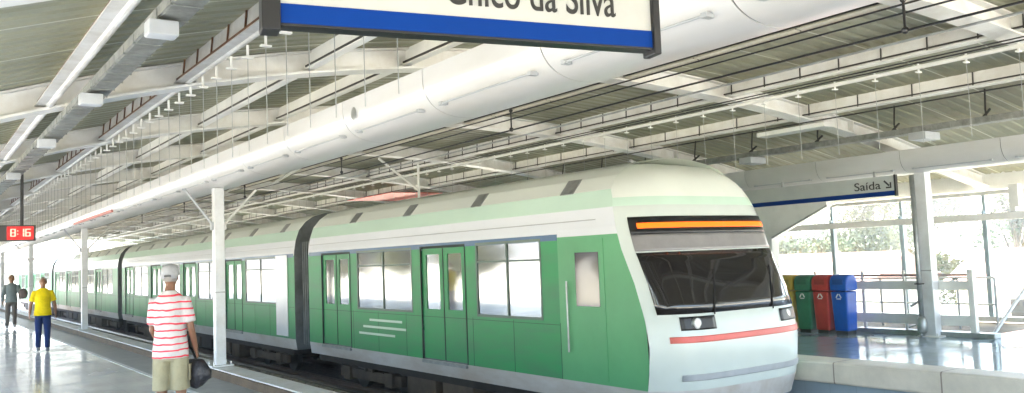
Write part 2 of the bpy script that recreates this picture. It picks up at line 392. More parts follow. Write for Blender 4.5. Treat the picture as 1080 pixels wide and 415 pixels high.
# ================================================================== GUTTER BEAMS
def gutter_beam(dx, dz, label):
    t = thing('gutter_beam', label, 'beam', (dx, 0, dz), 0, 'white gutter beams on the two rows of posts')
    prof = [(-.36, 3.37), (-.36, 3.22), (-.33, 3.13), (-.26, 3.04), (-.14, 2.98), (.02, 2.955), (.2, 2.965), (.31, 3.0), (.36, 3.1), (.36, 3.37)]
    for _ in range(3):                      # round the lower side off
        q = [prof[0]]
        for a, b in zip(prof[:-1], prof[1:]): q += [(a[0]*.75+b[0]*.25, a[1]*.75+b[1]*.25), (a[0]*.25+b[0]*.75, a[1]*.25+b[1]*.75)]
        prof = q+[prof[-1]]
    mb = MB(); y = 3.13-1.72*4+.012
    while y < Y1:
        mb.prism(prof, 1, y, min(y+1.72-.012, Y1)); y += 1.72
    mb.build('casing', M['casing'], t)
    inn = [(p[0]*.97, 3.16+(p[1]-3.16)*.97) for p in prof]
    MB().prism(inn, 1, Y0+.2, Y1-.01).build('core', M['dark'], t)
    y = 3.13-1.72*3; first = None
    while y < 55:
        if first is None:
            r = MB(); r.loft([(-.295, .2, 3.03), (-.295, 1.52, 3.03)], .009, 8)
            for yy in (.2, 1.52): r.box(-.31, -.24, yy-.022, yy+.022, 3.015, 3.045)
            first = r.build('rod', M['greybox'], t); first.location.y = y
        else:
            c = first.copy(); COL.objects.link(c); c.location.y = y
        y += 1.72
    return t
g1 = gutter_beam(4.1, 0, 'long white gutter beam with rounded panels over the near row of posts')
g2 = gutter_beam(14.72, -.07, 'long white gutter beam over the opposite platform, above the exit sign')
o = MB().ball((-.362, 8.02, 3.2), (.008, .06, .07), 14, 8).build('patch', M['steel'], g1)

# ================================================================== POSTS
def post(x, y, z0, ztop, label, s=.078, brace=True, group='white posts in the near row'):
    t = thing('support_post', label, 'post', (x, y, z0), 0, group)
    h = ztop-z0
    sh = MB(); sh.box(-s, s, -s, s, .015, h); sh.build('shaft', M['post'], t, bevel=.01)
    bp = MB(); bp.box(-s-.09, s+.09, -s-.09, s+.09, 0, .02)
    for a in (-1, 1):
        for b in (-1, 1): bp.loft([(a*(s+.055), b*(s+.055), .02), (a*(s+.055), b*(s+.055), .075)], .012, 6)
    bp.build('base_plate', M['white_dirty'], t)
    if brace:
        for sx, xe, mt in ((-1, -.52, 'greybox'), (1, .62, 'white')):
            b = MB(); b.loft([(sx*s, 0, h-.60), (xe, 0, h-.02)], .021, 8); b.box(min(sx*s, sx*(s+.04)), max(sx*s, sx*(s+.04)), -.04, .04, h-.67, h-.55)
            b.build('brace', M[mt], t)
    mb = MB(); mb.box(-s-.004, s+.004, -s-.004, s+.004, 1.15, 1.17)
    mb.build('clamp', M['steel'], t)
    return t
for y, lb in ((1.2, 'white square post just right of the camera on the platform kerb'), (13.89, 'white square post on the kerb beside the man in striped shirt'),
              (26.6, 'white square post on the kerb between striped man and man in yellow'), (39.3, 'slender white post on the kerb behind the man in yellow'), (52.0, 'farthest white post at the end of the platform')):
    if y < 5: continue
    post(4.07, y, .135, 2.96, lb)
for y, lb in ((8.14, 'white square post with steel pipe on the opposite platform by the fence'), (20.8, 'white post on the opposite platform behind the train')):
    t = post(14.78, y, 0, 2.9, lb, s=.10, brace=False, group='white posts on the opposite platform')
    if y < 10:
        p = MB(); p.loft([(-.17, .10, 0.02), (-.17, .10, 2.86)], .042, 14); p.build('pipe', M['steel'], t, smooth=True)
        p = MB(); p.loft([(-.17, .10, 0.06), (-.17, .10, .1), (-.17, .1, .3), (-.17, .1, .36)], [.06, .085, .085, .05], 14)
        for a in (-.05, .05): p.loft([(-.17+a, .10, 0), (-.17+a, .10, .08)], .02, 8)
        p.build('pipe_foot', M['steel'], t, smooth=True)
        p = MB(); p.box(-.225, -.115, .04, .16, .92, .94); p.build('pipe_clip', M['dark'], t)

# overhead wires of the near track
ow = thing('overhead_wire', 'two thin black overhead wires with droppers above the empty track', 'wire')
for z, r, dx in ((3.20, .010, 0), (3.34, .008, .02)):
    MB().loft([(6.0+dx, y, z+.02*math.sin(y*.3)) for y in range(-4, 65, 2)], r, 6).build('wire', M['black'], ow)
for y in (3.35, 8.4, 13.4, 18.5, 23.5, 28.5):
    d = MB(); d.loft([(6.0, y, 3.2), (6.0, y, 3.46)], .01, 6); d.ball((6.0, y, 3.22), .028, 8, 6); d.ball((6.0, y, 3.45), .024, 8, 6)
    d.build('dropper', M['black'], ow)
MB().loft([(7.2, y, 3.42+.03*math.cos(y*.2)) for y in range(-4, 65, 2)], .012, 6).build('wire', M['steel'], ow)

# ================================================================== SIGNS
# station name sign, hanging across the near platform
sA = Vector((1.24, 3.34, 2.65)); sB = Vector((2.96, 2.94, 2.65)); L = (sB-sA).length; ang = math.atan2(sB.y-sA.y, sB.x-sA.x)
t = thing('station_sign', 'large white station name sign with blue lower band hanging overhead', 'sign', sA, ang)
MB().box(0, L, -.005, .06, .0, .42).build('panel', M['signwhite'], t)
MB().box(-.0, L, -.011, -.005, 0.0, .082).build('blue_band', M['blue'], t)
fr = MB(); fr.box(-.075, 0, -.03, .085, -.035, .46); fr.build('frame_end', M['black'], t, bevel=.006)
fr = MB(); fr.box(L, L+.04, -.03, .085, -.035, .46); fr.build('frame_end', M['black'], t, bevel=.006)
fr = MB(); fr.box(0, L, -.012, .07, -.012, -.001); fr.box(0, L, -.012, .07, .42, .44); fr.build('frame_rail', M['black'], t)
for x in (.25, L-.25): MB().loft([(x, .03, .44), (x, .03, 1.0)], .015, 8).build('hanger', M['black'], t)
text_mesh('Chico da Silva', 'lettering', M['letters'], t, .215, (.715, -.008, .139), (R(90), 0, 0), width=.855, bold=.0015)

# exit sign
t = thing('exit_sign', 'long pale exit sign with arrow and blue edge under the far beam', 'sign', (14.28, 8.38, 2.51), R(-90))
# local x runs towards -Y, local y towards +X
MB().box(-5.2, 0, 0, .05, 0.0, .36).build('panel', M['signgrey'], t)
MB().box(-5.2, 0, -.006, 0, 0, .085).build('blue_band', M['blue'], t)
MB().box(0, .03, -.01, .06, -.01, .37).build('frame_end', M['dark'], t)
for x in (-.4, -2.4, -4.6): MB().box(x, x+.03, .01, .04, .36, .46).build('hanger', M['steel'], t)
text_mesh('Saída', 'lettering', M['letters'], t, .21, (-.78, -.004, .135), (R(90), 0, 0), width=.52, bold=.001)
ar = MB(); ar.prism([(-.20, .262), (-.178, .284), (-.085, .19), (-.107, .168)], 1, -.006, -.002); ar.prism([(-.16, .135), (-.055, .135), (-.055, .24), (-.083, .24), (-.083, .163), (-.16, .163)], 1, -.006, -.002)
ar.build('arrow', M['letters'], t)

# LED clock
t = thing('led_clock', 'hanging black LED display reading 8:16 in red over the platform', 'clock', (0.62, 14.0, 2.17))
MB().box(0, .89, 0, .12, 0, .225).build('housing', M['black'], t, bevel=.005)
MB().box(.53, .86, -.006, 0, .02, .205).build('screen', emit('led_red_glow', (1, .01, .01), .10), t)
led = emit('led_digit', (1, .22, .16), .35)
def seg7(mb, x, z, w, h, on, th=.018):
    S = {'a': (x, x+w, z+h-th, z+h), 'g': (x, x+w, z+h/2-th/2, z+h/2+th/2), 'd': (x, x+w, z, z+th), 'f': (x, x+th, z+h/2, z+h), 'e': (x, x+th, z, z+h/2),
         'b': (x+w-th, x+w, z+h/2, z+h), 'c': (x+w-th, x+w, z, z+h/2)}
    for k in on:
        a, b, c, d = S[k]; mb.box(a, b, -.012, -.006, c+.002, d-.002)
for x, on in ((.57, 'abcdefg'), (.675, 'bc'), (.755, 'acdefg')):
    d = MB(); seg7(d, x, .06, .07, .115, on); d.build('digit', led, t)
MB().box(.655, .67, -.012, -.006, .135, .15).build('dot', led, t)
d = MB(); d.box(.655, .67, -.012, -.006, .09, .105); d.build('dot', led, t)
MB().ball((.06, -.01, .12), (.035, .01, .035)).build('green_lamp', emit('led_green', (.03, 1, .3), .2), t)
for x in (.72, .17): MB().loft([(x, .06, .225), (x, .06, zf(.62+x)-2.17+.2)], .022, 10).build('hanger', M['black'], t)

# ================================================================== OPPOSITE PLATFORM: glazed wall, fence, bins
ww = thing('window_wall', 'white framed glazed wall along the back of the opposite platform', 'wall', (18.1, 0, 0))
MB().box(-.07, .07, -4, 40, 2.06, 2.20).build('top_rail', M['white'], ww)
MB().box(-.10, .08, -4, 40, 0.0, .10).build('sill', M['white_dirty'], ww)
MB().box(-.05, .05, -4, 40, 2.58, 2.66).build('head_rail', M['white'], ww)
ms = mat('mullion', (.45, .55, .6), .3, .3)
ys = [3.43, 5.17, 6.92, 8.7, 10.5, 12.25, 14.0, 15.8, 17.5, 19.3, 21, 22.8, 24.6]
for y in ys:
    mm = MB(); mm.box(-.06, .06, y-.045, y+.045, .1, 2.06); mm.box(-.03, .03, y-.03, y+.03, 2.2, 2.58); mm.ball((-.08, y, 2.23), .04, 8, 6)
    mm.build('mullion', ms, ww)
gp = glass('window_glass', (.93, .97, .97), .04)
for a, b in zip(ys[:-1], ys[1:]):
    MB().box(-.006, .006, a+.045, b-.045, .1, 2.06).build('pane', gp, ww)
rp = thing('roof_post', 'short white square post carrying the canopy at the right edge', 'post', (17.7, 7.9, 0))
MB().box(-.09, .09, -.09, .09, 2.28, 2.74).build('shaft', M['white'], rp, bevel=.01); MB().box(-.16, .4, -.05, .05, 2.2, 2.28).build('bracket', M['white'], rp)

# white bracketed pier behind the train's nose
gs = thing('bracket_pier', 'white pier with slanted bracket behind the row of bins', 'pier', (15.4, 0, 0))
MB().prism([(12.37, 0), (11.88, 0), (11.86, 1.9), (10.46, 2.50), (10.46, 2.62), (12.9, 2.66), (12.55, 2.3), (12.38, 1.95)], 0, -.12, .12).build('panel', M['white'], gs, bevel=.01)
MB().loft([(-.13, 11.84, 1.88), (-.13, 10.44, 2.48)], .02, 6).build('edge_pipe', M['steel'], gs)

# fence
fe = thing('platform_fence', 'white metal fence with horizontal boards standing on a steel base', 'fence', (14.95, 0, 0))
MB().loft([(0, 7.5, 1.07), (0, 11.6, 1.07)], .022, 10).build('top_rail', mat('pinkish_rail', (.42, .33, .3), .35, .3), fe)
MB().box(-.035, .035, 7.5, 11.6, .81, .965).build('board', M['white'], fe)
MB().box(-.035, .035, 7.5, 11.6, .19, .37).build('board', M['white'], fe)
MB().box(-.12, .12, 7.12, 9.7, 0.0, .085).build('base', M['steel'], fe, bevel=.01)
for y, s in ((7.5, .05), (8.72, .02), (9.55, .025), (10.6, .02), (11.6, .02)):
    MB().box(-s, s, y-s, y+s, .085, 1.16).build('post', M['white_dirty'] if s < .04 else M['white'], fe, bevel=.004)
MB().loft([(.0, 8.75, .1), (.35, 8.35, .28)], .018, 8).build('brace', M['steel'], fe)
fe2 = thing('stair_railing', 'thin white stair railing standing behind the fence', 'railing', (16.6, 0, 0))
for y in (7.9, 8.6, 10.2): MB().loft([(0, y, -.03), (0, y, .95)], .022, 8).build('post', M['greybox'], fe2)
MB().loft([(0, 7.9, .95), (0, 12.5, .95)], .02, 8).build('handrail', M['white'], fe2)
MB().loft([(0, 7.9, .45), (0, 12.5, .45)], .015, 8).build('handrail', M['white'], fe2)
MB().loft([(0, 8.6, .95), (-.3, 9.4, .4)], .025, 8).build('brace', M['steel'], fe2)
tag(MB().loft([(15.12, 7.3, .02), (16.83, 7.5, .70), (18.0, 7.6, 1.17)], .03, 10).build('diagonal_strut', M['steel']), 'grey diagonal strut rising from the fence foot to the windows', 'strut')

# recycling bins
def bin_(y, colname, rgb, label, word):
    t = thing('recycling_bin', label, 'bin', (14.42, y, 0), 0, 'recycling bins in a row on the opposite platform')
    mt = mat('bin_'+colname, rgb, .35, var=.15, scale=4)
    b = MB(); w0, w1 = .15, .185
    pts = [(-w0, -.17), (w0, -.17), (w0, .17), (-w0, .17)]
    k = len(b.v)
    for z, s in ((.06, .86), (.5, .95), (.80, 1.0)):
        b.v += [(p[0]*s*1.15, p[1]*s, z) for p in pts]
    for i in range(2):
        for j in range(4): b.f.append((4*i+j, 4*i+(j+1) % 4, 4*i+4+(j+1) % 4, 4*i+4+j)); b.mi.append(0)
    b.f.append((3, 2, 1, 0)); b.mi.append(0); b.f.append((8, 9, 10, 11)); b.mi.append(0)
    b.build('body', mt, t, bevel=.03)
    # rounded swing-top hood
    h = MB(); prof = [(-.185, .81)]+[(-.185*math.cos(a), .96+.16*math.sin(a)) for a in [math.pi*i/10 for i in range(11)]]+[(.185, .81)]
    h.prism(prof, 1, -.18, .18); h.build('lid', mt, t, bevel=.03, smooth=False)
    MB().box(-.192, -.18, -.11, .11, .93, 1.03).build('flap', mat('bin_flap_'+colname, [c*.6 for c in rgb], .4), t, bevel=.008)
    # recycling mark of three bent strokes
    s = MB()
    for q in range(3):
        a = math.pi/2+q*2*math.pi/3
        p = Vector((0, math.cos(a)*.075, .70+math.sin(a)*.075)); b2 = a+2*math.pi/3
        p2 = Vector((0, math.cos(b2)*.075, .70+math.sin(b2)*.075))
        d = p2-p; s.loft([(-.176, *(p+d*.18)[1:]), (-.176, *(p+d*.82)[1:])], .010, 6)
    s.build('recycling_mark', M['white'], t)
    ft = MB()
    ft.box(-.13, .13, -.12, .12, 0, .07)
    ft.build('base', M['dark'], t)
bin_(9.62, 'blue', (.01, .11, .55), 'glossy blue recycling bin, nearest to the fence', '')
bin_(10.02, 'red', (.55, .06, .05), 'red recycling bin between the blue and the green ones', '')
bin_(10.42, 'green', (.05, .22, .12), 'dark green recycling bin between the red and yellow ones', '')
bin_(10.82, 'yellow', (.55, .38, .06), 'yellow recycling bin between green and grey ones', '')
bin_(11.22, 'grey', (.08, .075, .07), 'dark grey recycling bin at the far end of the row', '')

# ================================================================== TRAIN
M['green'] = mat('train_green', (0.045, 0.33, 0.12), 0.42, spec=.3, var=0.12, scale=1.6, stretch=(1, .5, 2.5), dirt=(.075, .27, .13), bump=.06, bscale=2.5)
M['cabgreen'] = mat('cab_green', (0.12, 0.42, 0.19), 0.36, spec=.35, var=0.12, scale=.6)
M['mint'] = mat('train_roof_mint', (0.60, 0.78, 0.66), 0.3, var=0.1, scale=.5, stretch=(1, .3, 1))
M['rooftop'] = mat('train_roof_pale', (0.80, 0.84, 0.78), 0.35, var=0.08, scale=.5, stretch=(1, .3, 1))
M['tw'] = mat('train_white', (0.80, 0.83, 0.87), 0.25, var=0.05, scale=.8, stretch=(1, .3, 1))
M['mask'] = mat('nose_white', (0.66, 0.72, 0.68), 0.25, var=0.06, scale=.8)
M['skirt'] = mat('train_skirt', (0.60, 0.59, 0.57), 0.4, var=0.15, scale=1.5, stretch=(1, .3, 1), dirt=(.42, .36, .3))
M['under'] = mat('underframe', (0.03, 0.024, 0.018), 0.8, var=0.4, scale=2.5)
M['underbrown'] = mat('underframe_dusty', (0.12, 0.09, 0.06), 0.85, var=0.3, scale=2.5)
M['tglass'] = glass('train_glass', (.26, .37, .31), .26, .06)
M['frame'] = mat('window_frame', (.10, .16, .13), .4)
M['band'] = mat('blue_band_paint', (.03, .12, .25), .3)
M['gasket'] = mat('gasket', (.03, .05, .04), .7)
M['wshield'] = mat('windshield', (0.018, 0.016, 0.016), 0.06, var=.1, spec=.7)
M['inner'] = mat('interior_panel', (0.62, 0.64, 0.58), .5)
M['seat'] = mat('seat_green', (.06, .3, .15), .5)
M['doorgrey'] = mat('gangway', (0.20, .22, .23), .7, var=.3, scale=3)
M['lamp'] = emit('saloon_lamp', (.75, .88, 1), .5)
HW = [(-.36, 1.42), (-.10, 1.46), (.72, 1.46), (1.93, 1.46), (2.03, 1.455), (2.30, 1.41), (2.55, 1.32), (2.75, 1.15), (2.88, .95), (2.96, .66), (3.01, .33), (3.03, .02)]
CX = 9.16
def yc(z):
    T = [(-.36, 7.36), (.0, 7.26), (.45, 7.22), (.8, 7.28), (1.26, 7.44), (1.72, 7.66), (2.1, 7.78), (2.4, 7.88), (2.7, 8.05), (2.88, 8.3), (2.97, 8.75), (3.03, 9.6)]
    for (a, p), (b, q) in zip(T[:-1], T[1:]):
        if a <= z <= b: return p+(q-p)*(z-a)/(b-a)+.28
    return T[-1][1]+.28
def hw(z):
    for (a, p), (b, q) in zip(HW[:-1], HW[1:]):
        if a <= z <= b: return p+(q-p)*(z-a)/(b-a)
    return HW[-1][1]
def car(name, ya, yb, cab, doors, wins, label, lod=1):
    t = thing(name, label, 'train car', (CX, 0, 0), 0, 'cars of the green and white train')
    open_ = [(a, b, 'd') for a, b in doors]+[(a, b, 'w') for a, b in wins]
    mats = [M['green'], M['tw'], M['mint'], M['rooftop'], M['skirt'], M['mask'], M['cabgreen'], M['doorgrey']]
    bd = MB()
    zl = [-.36, -.10, .25, .72, .9, 1.26, 1.55, 1.72, 1.93, 2.03, 2.12, 2.30, 2.42, 2.55, 2.75, 2.88, 2.96, 3.01, 3.03]
    ysb = sorted(set([yb]+[v for a, b, k in open_ for v in (a, b)]+([9.75, 8.75] if cab else [])+[ya] if not cab else [yb, 9.75, 8.75]+[v for a, b, k in open_ for v in (a, b)]))
    def hole(y, z):
        for a, b, k in open_:
            if a-1e-6 < y < b+1e-6 and (.78 if k == 'w' else -.08) < z < 1.88: return True
        return False
    def mi_side(y, z):
        if z < -.10: return 4
        if z > 2.75: return 3
        if z > 2.30: return 2 if z < 2.55 else 3
        if z > 1.93 and not (cab and y < 8.7 and z < 1.9): return 1
        if cab and y < 9.75: return 6
        return 0
    for s in (-1, 1):
        for (z0, z1) in zip(zl[:-1], zl[1:]):
            zm = (z0+z1)/2
            yy = list(ysb)
            if cab: yy = [None]+yy
            for (p, q) in zip(yy[:-1], yy[1:]):
                pa = (yc(z0)+.45, yc(z1)+.45) if p is None else (p, p)
                ym = ((pa[0] if p is None else p)+q)/2
                if p is None and pa[1] > q: pa = (min(pa[0], q), min(pa[1], q))
                # window holes have their own z limits
                if hole(ym, zm) and not (.72 < zm < .78): 
                    continue
                pts = [(s*hw(z0), pa[0], z0), (s*hw(z0), q, z0), (s*hw(z1), q, z1), (s*hw(z1), pa[1], z1)]
                bd.face(pts if s > 0 else pts[::-1], mi_side(ym, zm))
    # end walls
    def endwall(y, mi=7):
        P = [(-hw(z), z) for z in zl]+[(hw(z), z) for z in reversed(zl)]
        bd.face([(p[0], y, p[1]) for p in P], mi)
    endwall(yb)
    if not cab: endwall(ya)
    body = bd.build('body', mats, t, recalc=False)
    bm = bmesh.new(); bm.from_mesh(body.data); bmesh.ops.remove_doubles(bm, verts=bm.verts, dist=.0008); bm.to_mesh(body.data); bm.free()
    # windows and doors, both sides
    for s in (-1, 1):
        for a, b in wins:
            X = s*1.445
            fr = MB()
            for (y0, y1, z0, z1) in ((a, a+.04, .72, 1.93), (b-.04, b, .72, 1.93), (a+.04, b-.04, .72, .76), (a+.04, b-.04, 1.89, 1.93)):
                fr.box(min(X, X+s*.02), max(X, X+s*.02), y0, y1, z0, z1)
            if b-a > 1.2:
                mdl = (a+b)/2; fr.box(min(X, X+s*.02), max(X, X+s*.02), mdl-.02, mdl+.02, .76, 1.89)
            fr.box(min(X, X+s*.015), max(X, X+s*.015), a+.04, b-.04, 1.60, 1.63)
            f = fr.build('window', M['frame'], t)
            MB().box(min(X-.004, X+.004), max(X-.004, X+.004), a+.04, b-.04, .76, 1.89).build('pane', M['tglass'], f)
        for a, b in doors:
            mdl = (a+b)/2
            for (y0, y1) in ((a+.01, mdl-.006), (mdl+.006, b-.01)):
                X0, X1 = s*1.40, s*1.435; xa, xb = min(X0, X1), max(X0, X1)
                d = MB()
                d.box(xa, xb, y0, y1, -.08, .80); d.box(xa, xb, y0, y1, 1.78, 1.92); d.box(xa, xb, y0, y0+.13, .80, 1.78); d.box(xa, xb, y1-.13, y1, .80, 1.78)
                do = d.build('door', M['green'], t)
                MB().box(s*1.417-.004, s*1.417+.004, y0+.13, y1-.13, .80, 1.78).build('pane', M['tglass'], do)
    # interior
    y0i = ya+(2.2 if cab else .1)
    MB().box(-1.38, 1.38, y0i, yb-.1, -.12, 0.0).build('floor', M['doorgrey'], t)
    MB().box(-1.3, 1.3, y0i, yb-.1, 2.08, 2.12).build('ceiling', M['inner'], t)
    for x in (-.75, .6):
        MB().box(x, x+.12, y0i+.3, yb-.4, 2.05, 2.075).build('lamp', M['lamp'], t)
    for a, b in wins:
        for s in (-1, 1):
            se = MB(); xa, xb = (s*1.0, s*1.39) if s > 0 else (s*1.39, s*1.0)
            se.box(xa, xb, a, b, .38, .45); xx = (s*1.33, s*1.39) if s > 0 else (s*1.39, s*1.33); se.box(xx[0], xx[1], a, b, .45, .82)
            se.build('seat', M['seat'], t)
    for a, b in doors:
        for s in (-.5, .5): MB().loft([(s, (a+b)/2, 0), (s, (a+b)/2, 2.08)], .018, 8).build('pole', M['steel'], t)
    if cab: MB().box(-1.38, 1.38, 9.55, 9.6, 0, 2.1).build('cab_wall', M['inner'], t)
    # blue line over the windows, panel joints, door gaskets and steps
    for s in (-1, 1):
        gb = MB(); xa, xb = sorted((s*1.4605, s*1.464)); gb.box(xa, xb, y0i-.05 if cab else ya+.05, yb-.05, 1.885, 1.975)
        gb.build('blue_band', M['band'], t)
    pj = MB(); y = (9.75 if cab else ya+.6)
    while y < yb-.3:
        if not any(a-.05 < y < b+.05 for a, b in doors): pj.box(-1.4625, -1.4605, y-.004, y+.004, -.10, .70)
        y += 1.17
    pj.box(-1.4625, -1.4605, 9.75 if cab else ya+.05, yb-.05, .665, .672); pj.build('panel_joint', M['gasket'], t)
    for a, b in doors:
        dg = MB(); dg.box(-1.466, -1.45, a-.03, a, -.10, 1.93); dg.box(-1.466, -1.45, b, b+.03, -.10, 1.93); dg.box(-1.466, -1.45, a, b, 1.885, 1.93); dg.box(-1.442, -1.43, (a+b)/2-.012, (a+b)/2+.012, -.08, 1.88)
        dg.build('door_frame', M['gasket'], t)
        MB().box(-1.50, -1.44, a, b, -.16, -.11).build('door_step', M['steel'], t)
    # raised lettering-like stripes, vents, cornice seam
    gm = MB()
    for s in (-1,):
        gm.box(s*1.45-.004, s*1.45+.002, ya+.1+(1.2 if cab else 0), yb-.1, 2.135, 2.15)
    gm.build('gutter_line', M['greybox'], t)
    y = ya+(1.9 if cab else 1.0)
    while y < yb-.8:
        v = MB(); pr = [(-1.405, 2.56), (-1.21, 2.75), (-1.20, 2.77), (-1.40, 2.58)]
        v.prism([(-1.335, 2.55), (-1.155, 2.765), (-1.14, 2.755), (-1.32, 2.54)], 1, y, y+.30)
        v.build('roof_vent', M['steel'], t); y += 2.45
    # under-frame
    un = MB(); un.box(-1.35, 1.35, ya+(.9 if cab else .4), yb-.3, -.50, -.13); un.build('underframe', M['under'], t)
    L_ = yb-ya
    for yc_ in ((ya+3.0, yb-2.4) if L_ > 6 else (ya+L_/2,)):
        bg_ = MB(); bg_.box(-1.12, -1.0, yc_-1.45, yc_+1.45, -.82, -.62); bg_.box(1.0, 1.12, yc_-1.45, yc_+1.45, -.82, -.62); bg_.box(-1.1, 1.1, yc_-.2, yc_+.2, -.8, -.5)
        for a in (-1, 1):
            bg_.box(-1.18, -.98, yc_+a*1.0-.16, yc_+a*1.0+.16, -.86, -.58)
            for q in (-.18, .18): bg_.loft([(-1.08, yc_+q, -.64), (-1.08, yc_+q, -.42)], .07, 10)
        bgo = bg_.build('bogie', M['underbrown'], t)
        for a in (-1, 1):
            wh = MB()
            for x in (-.78, .66): wh.loft([(x, yc_+a, -.72), (x+.12, yc_+a, -.72)], .37, 24, ref=(0, 0, 1))
            wh.loft([(-.7, yc_+a, -.72), (.7, yc_+a, -.72)], .07, 10, ref=(0, 0, 1)); wh.build('wheelset', M['dark'], bgo)
    rb = random.Random(int(ya*10)); y = ya+4.8
    while y < yb-4.6:
        l = rb.uniform(.6, 1.7); bx = MB(); bx.box(-1.32, -.7, y, y+l, -.95+rb.uniform(0, .15), -.46)
        bx.build('equipment_box', M['underbrown'] if rb.random() < .6 else M['under'], t, bevel=.02); y += l+rb.uniform(.15, .5)
    return t
c1 = car('train_car', 7.6, 19.2, True, [(12.3, 13.8), (16.9, 18.4)], [(10.15, 11.95), (14.15, 16.55)], 'leading train car with white sloping nose and orange destination display')
def reg(ya, yb):
    d = []; w_ = []; y = ya+1.0
    while y+4.6 < yb:
        w_.append((y+.2, y+2.7)); d.append((y+3.0, y+4.5)); y += 4.75
    if yb-y > 1.2: w_.append((y+.2, min(y+2.6, yb-.6)))
    return d, w_
for i, (a, b, lb) in enumerate(((20.1, 40.6, 'second train car behind the leading one, green with wide windows'), (41.5, 62.0, 'third train car, seen between the far white posts'), (62.9, 83.4, 'last train car, smallest, at the far end of the platform'))):
    d, w_ = reg(a, b)
    car('train_car', a, b, False, d, w_, lb)
    g = MB(); g.prism([(CX-1.25, -.2), (CX+1.25, -.2), (CX+1.25, 2.2), (CX-1.25, 2.2)], 1, a-.86, a-.04)
    for q in range(6): g.prism([(CX-1.3, -.22), (CX+1.3, -.22), (CX+1.3, 2.25), (CX-1.3, 2.25)], 1, a-.82+q*.13, a-.77+q*.13)
    tag(g.build('gangway_bellows', M['doorgrey']), ['dark grey bellows between the leading and second train cars', 'dark grey bellows between the second and third train cars', 'dark grey bellows between the third and last train cars'][i], 'gangway', 'bellows between the train cars')
    if i == 0:
        e = MB(); e.prism([(-1.48, -.05), (-1.463, -.05), (-1.463, 1.95), (-1.48, 1.95)], 1, 20.55, 21.35)
        e.build('pale_stripe', M['tw'], [o for o in bpy.data.objects if o.name == 'train_car.001'][0])
# nose skin of the leading car
nz = MB(); NU = 28
zz = [-.36, -.2, -.10, .1, .25, .45, .60, .72, .80, .9, 1.1, 1.26, 1.5, 1.66, 1.72, 1.82, 1.93, 2.0, 2.03, 2.12, 2.2, 2.30, 2.42, 2.55, 2.65, 2.75, 2.88, 2.96, 3.01, 3.03]
def nose_pt(u, z, off=0.0): return (u*hw(z), yc(z)+.45*abs(u)**4.5-off, z)
for (z0, z1) in zip(zz[:-1], zz[1:]):
    zm = (z0+z1)/2
    for i in range(NU):
        u0, u1 = -1+2*i/NU, -1+2*(i+1)/NU
        mi = 1 if zm < -.1 else (0 if zm < 2.3 else (2 if zm < 2.42 else 3))
        nz.face([nose_pt(u0, z0), nose_pt(u1, z0), nose_pt(u1, z1), nose_pt(u0, z1)], mi)
no = nz.build('nose', [M['mask'], M['skirt'], M['mint'], M['rooftop']], c1, smooth=True)
bm = bmesh.new(); bm.from_mesh(no.data); bmesh.ops.remove_doubles(bm, verts=bm.verts, dist=.0008); bmesh.ops.recalc_face_normals(bm, faces=bm.faces); bm.to_mesh(no.data); bm.free()
# roof behind the nose (levels above 2.3 whose front retreats)
def patch(name, u0, u1, z0, z1, mt, off=.012, nu=16, nzv=6, round_=0):
    mb = MB()
    for i in range(nu):
        for j in range(nzv):
            a, b = u0+(u1-u0)*i/nu, u0+(u1-u0)*(i+1)/nu; c, d = z0+(z1-z0)*j/nzv, z0+(z1-z0)*(j+1)/nzv
            mb.face([nose_pt(a, c, off), nose_pt(b, c, off), nose_pt(b, d, off), nose_pt(a, d, off)])
    o = mb.build(name, mt, c1, smooth=True)
    bm = bmesh.new(); bm.from_mesh(o.data); bmesh.ops.remove_doubles(bm, verts=bm.verts, dist=.0005); bmesh.ops.recalc_face_normals(bm, faces=bm.faces); bm.to_mesh(o.data); bm.free()
    s = o.modifiers.new('t', 'SOLIDIFY'); s.thickness = .01; s.offset = 0
    return o
ws = patch('windshield', -.93, .93, .86, 1.66, M['wshield'])
patch('brow_panel', -.93, .93, 1.68, 1.90, mat('brow_grey', (.30, .29, .29), .3))
patch('display_housing', -.93, .93, 1.90, 2.14, M['black'], off=.014)
dsp = patch('destination_display', -.88, .80, 1.985, 2.055, emit('amber_led', (1, .13, .005), .22), off=.024)
patch('red_stripe', -.88, .88, .50, .58, mat('nose_red', (.75, .13, .10), .35), off=.010)
patch('lower_trim', -.8, .8, .02, .10, M['greybox'], off=.010)
wp = MB()
for u in (-.45, .35):
    wp.loft([nose_pt(u, .84, .03), nose_pt(u+.18, 1.42, .03)], .010, 6)
    o = wp.build('wiper', M['black'], c1); wp = MB()
for u in (-.62, .62):
    patch('lamp_panel', u-.17, u+.17, .655, .825, M['black'], off=.011, nu=8)
    p = nose_pt(u, .74, .01); h = MB(); h.loft([(p[0]-.05, p[1]+.03, p[2]), (p[0]-.05, p[1]-.012, p[2])], [.075, .068], 20, ref=(0, 0, 1)); ho = h.build('headlight', M['steel'], c1)
    MB().ball((p[0]-.05, p[1]-.008, p[2]), (.058, .012, .058), 16, 8).build('lens', mat('lens', (.85, .85, .82), .1), ho)
cp = MB(); cp.box(-.12, .12, 6.95, 7.5, -.62, -.42); cp.box(-.2, .2, 6.9, 6.98, -.68, -.36); cp.build('coupler', M['dark'], c1, bevel=.02)
# cab door on the near side
cd = MB(); cd.box(-1.468, -1.458, 8.75, 9.45, -.05, 1.88); cdo = cd.build('cab_door', M['cabgreen'], c1)
MB().box(-1.474, -1.466, 8.85, 9.35, .95, 1.7).build('pane', M['wshield'], cdo); MB().loft([(-1.50, 9.53, .3), (-1.50, 9.53, 1.3)], .014, 8).build('handrail', M['steel'], c1)
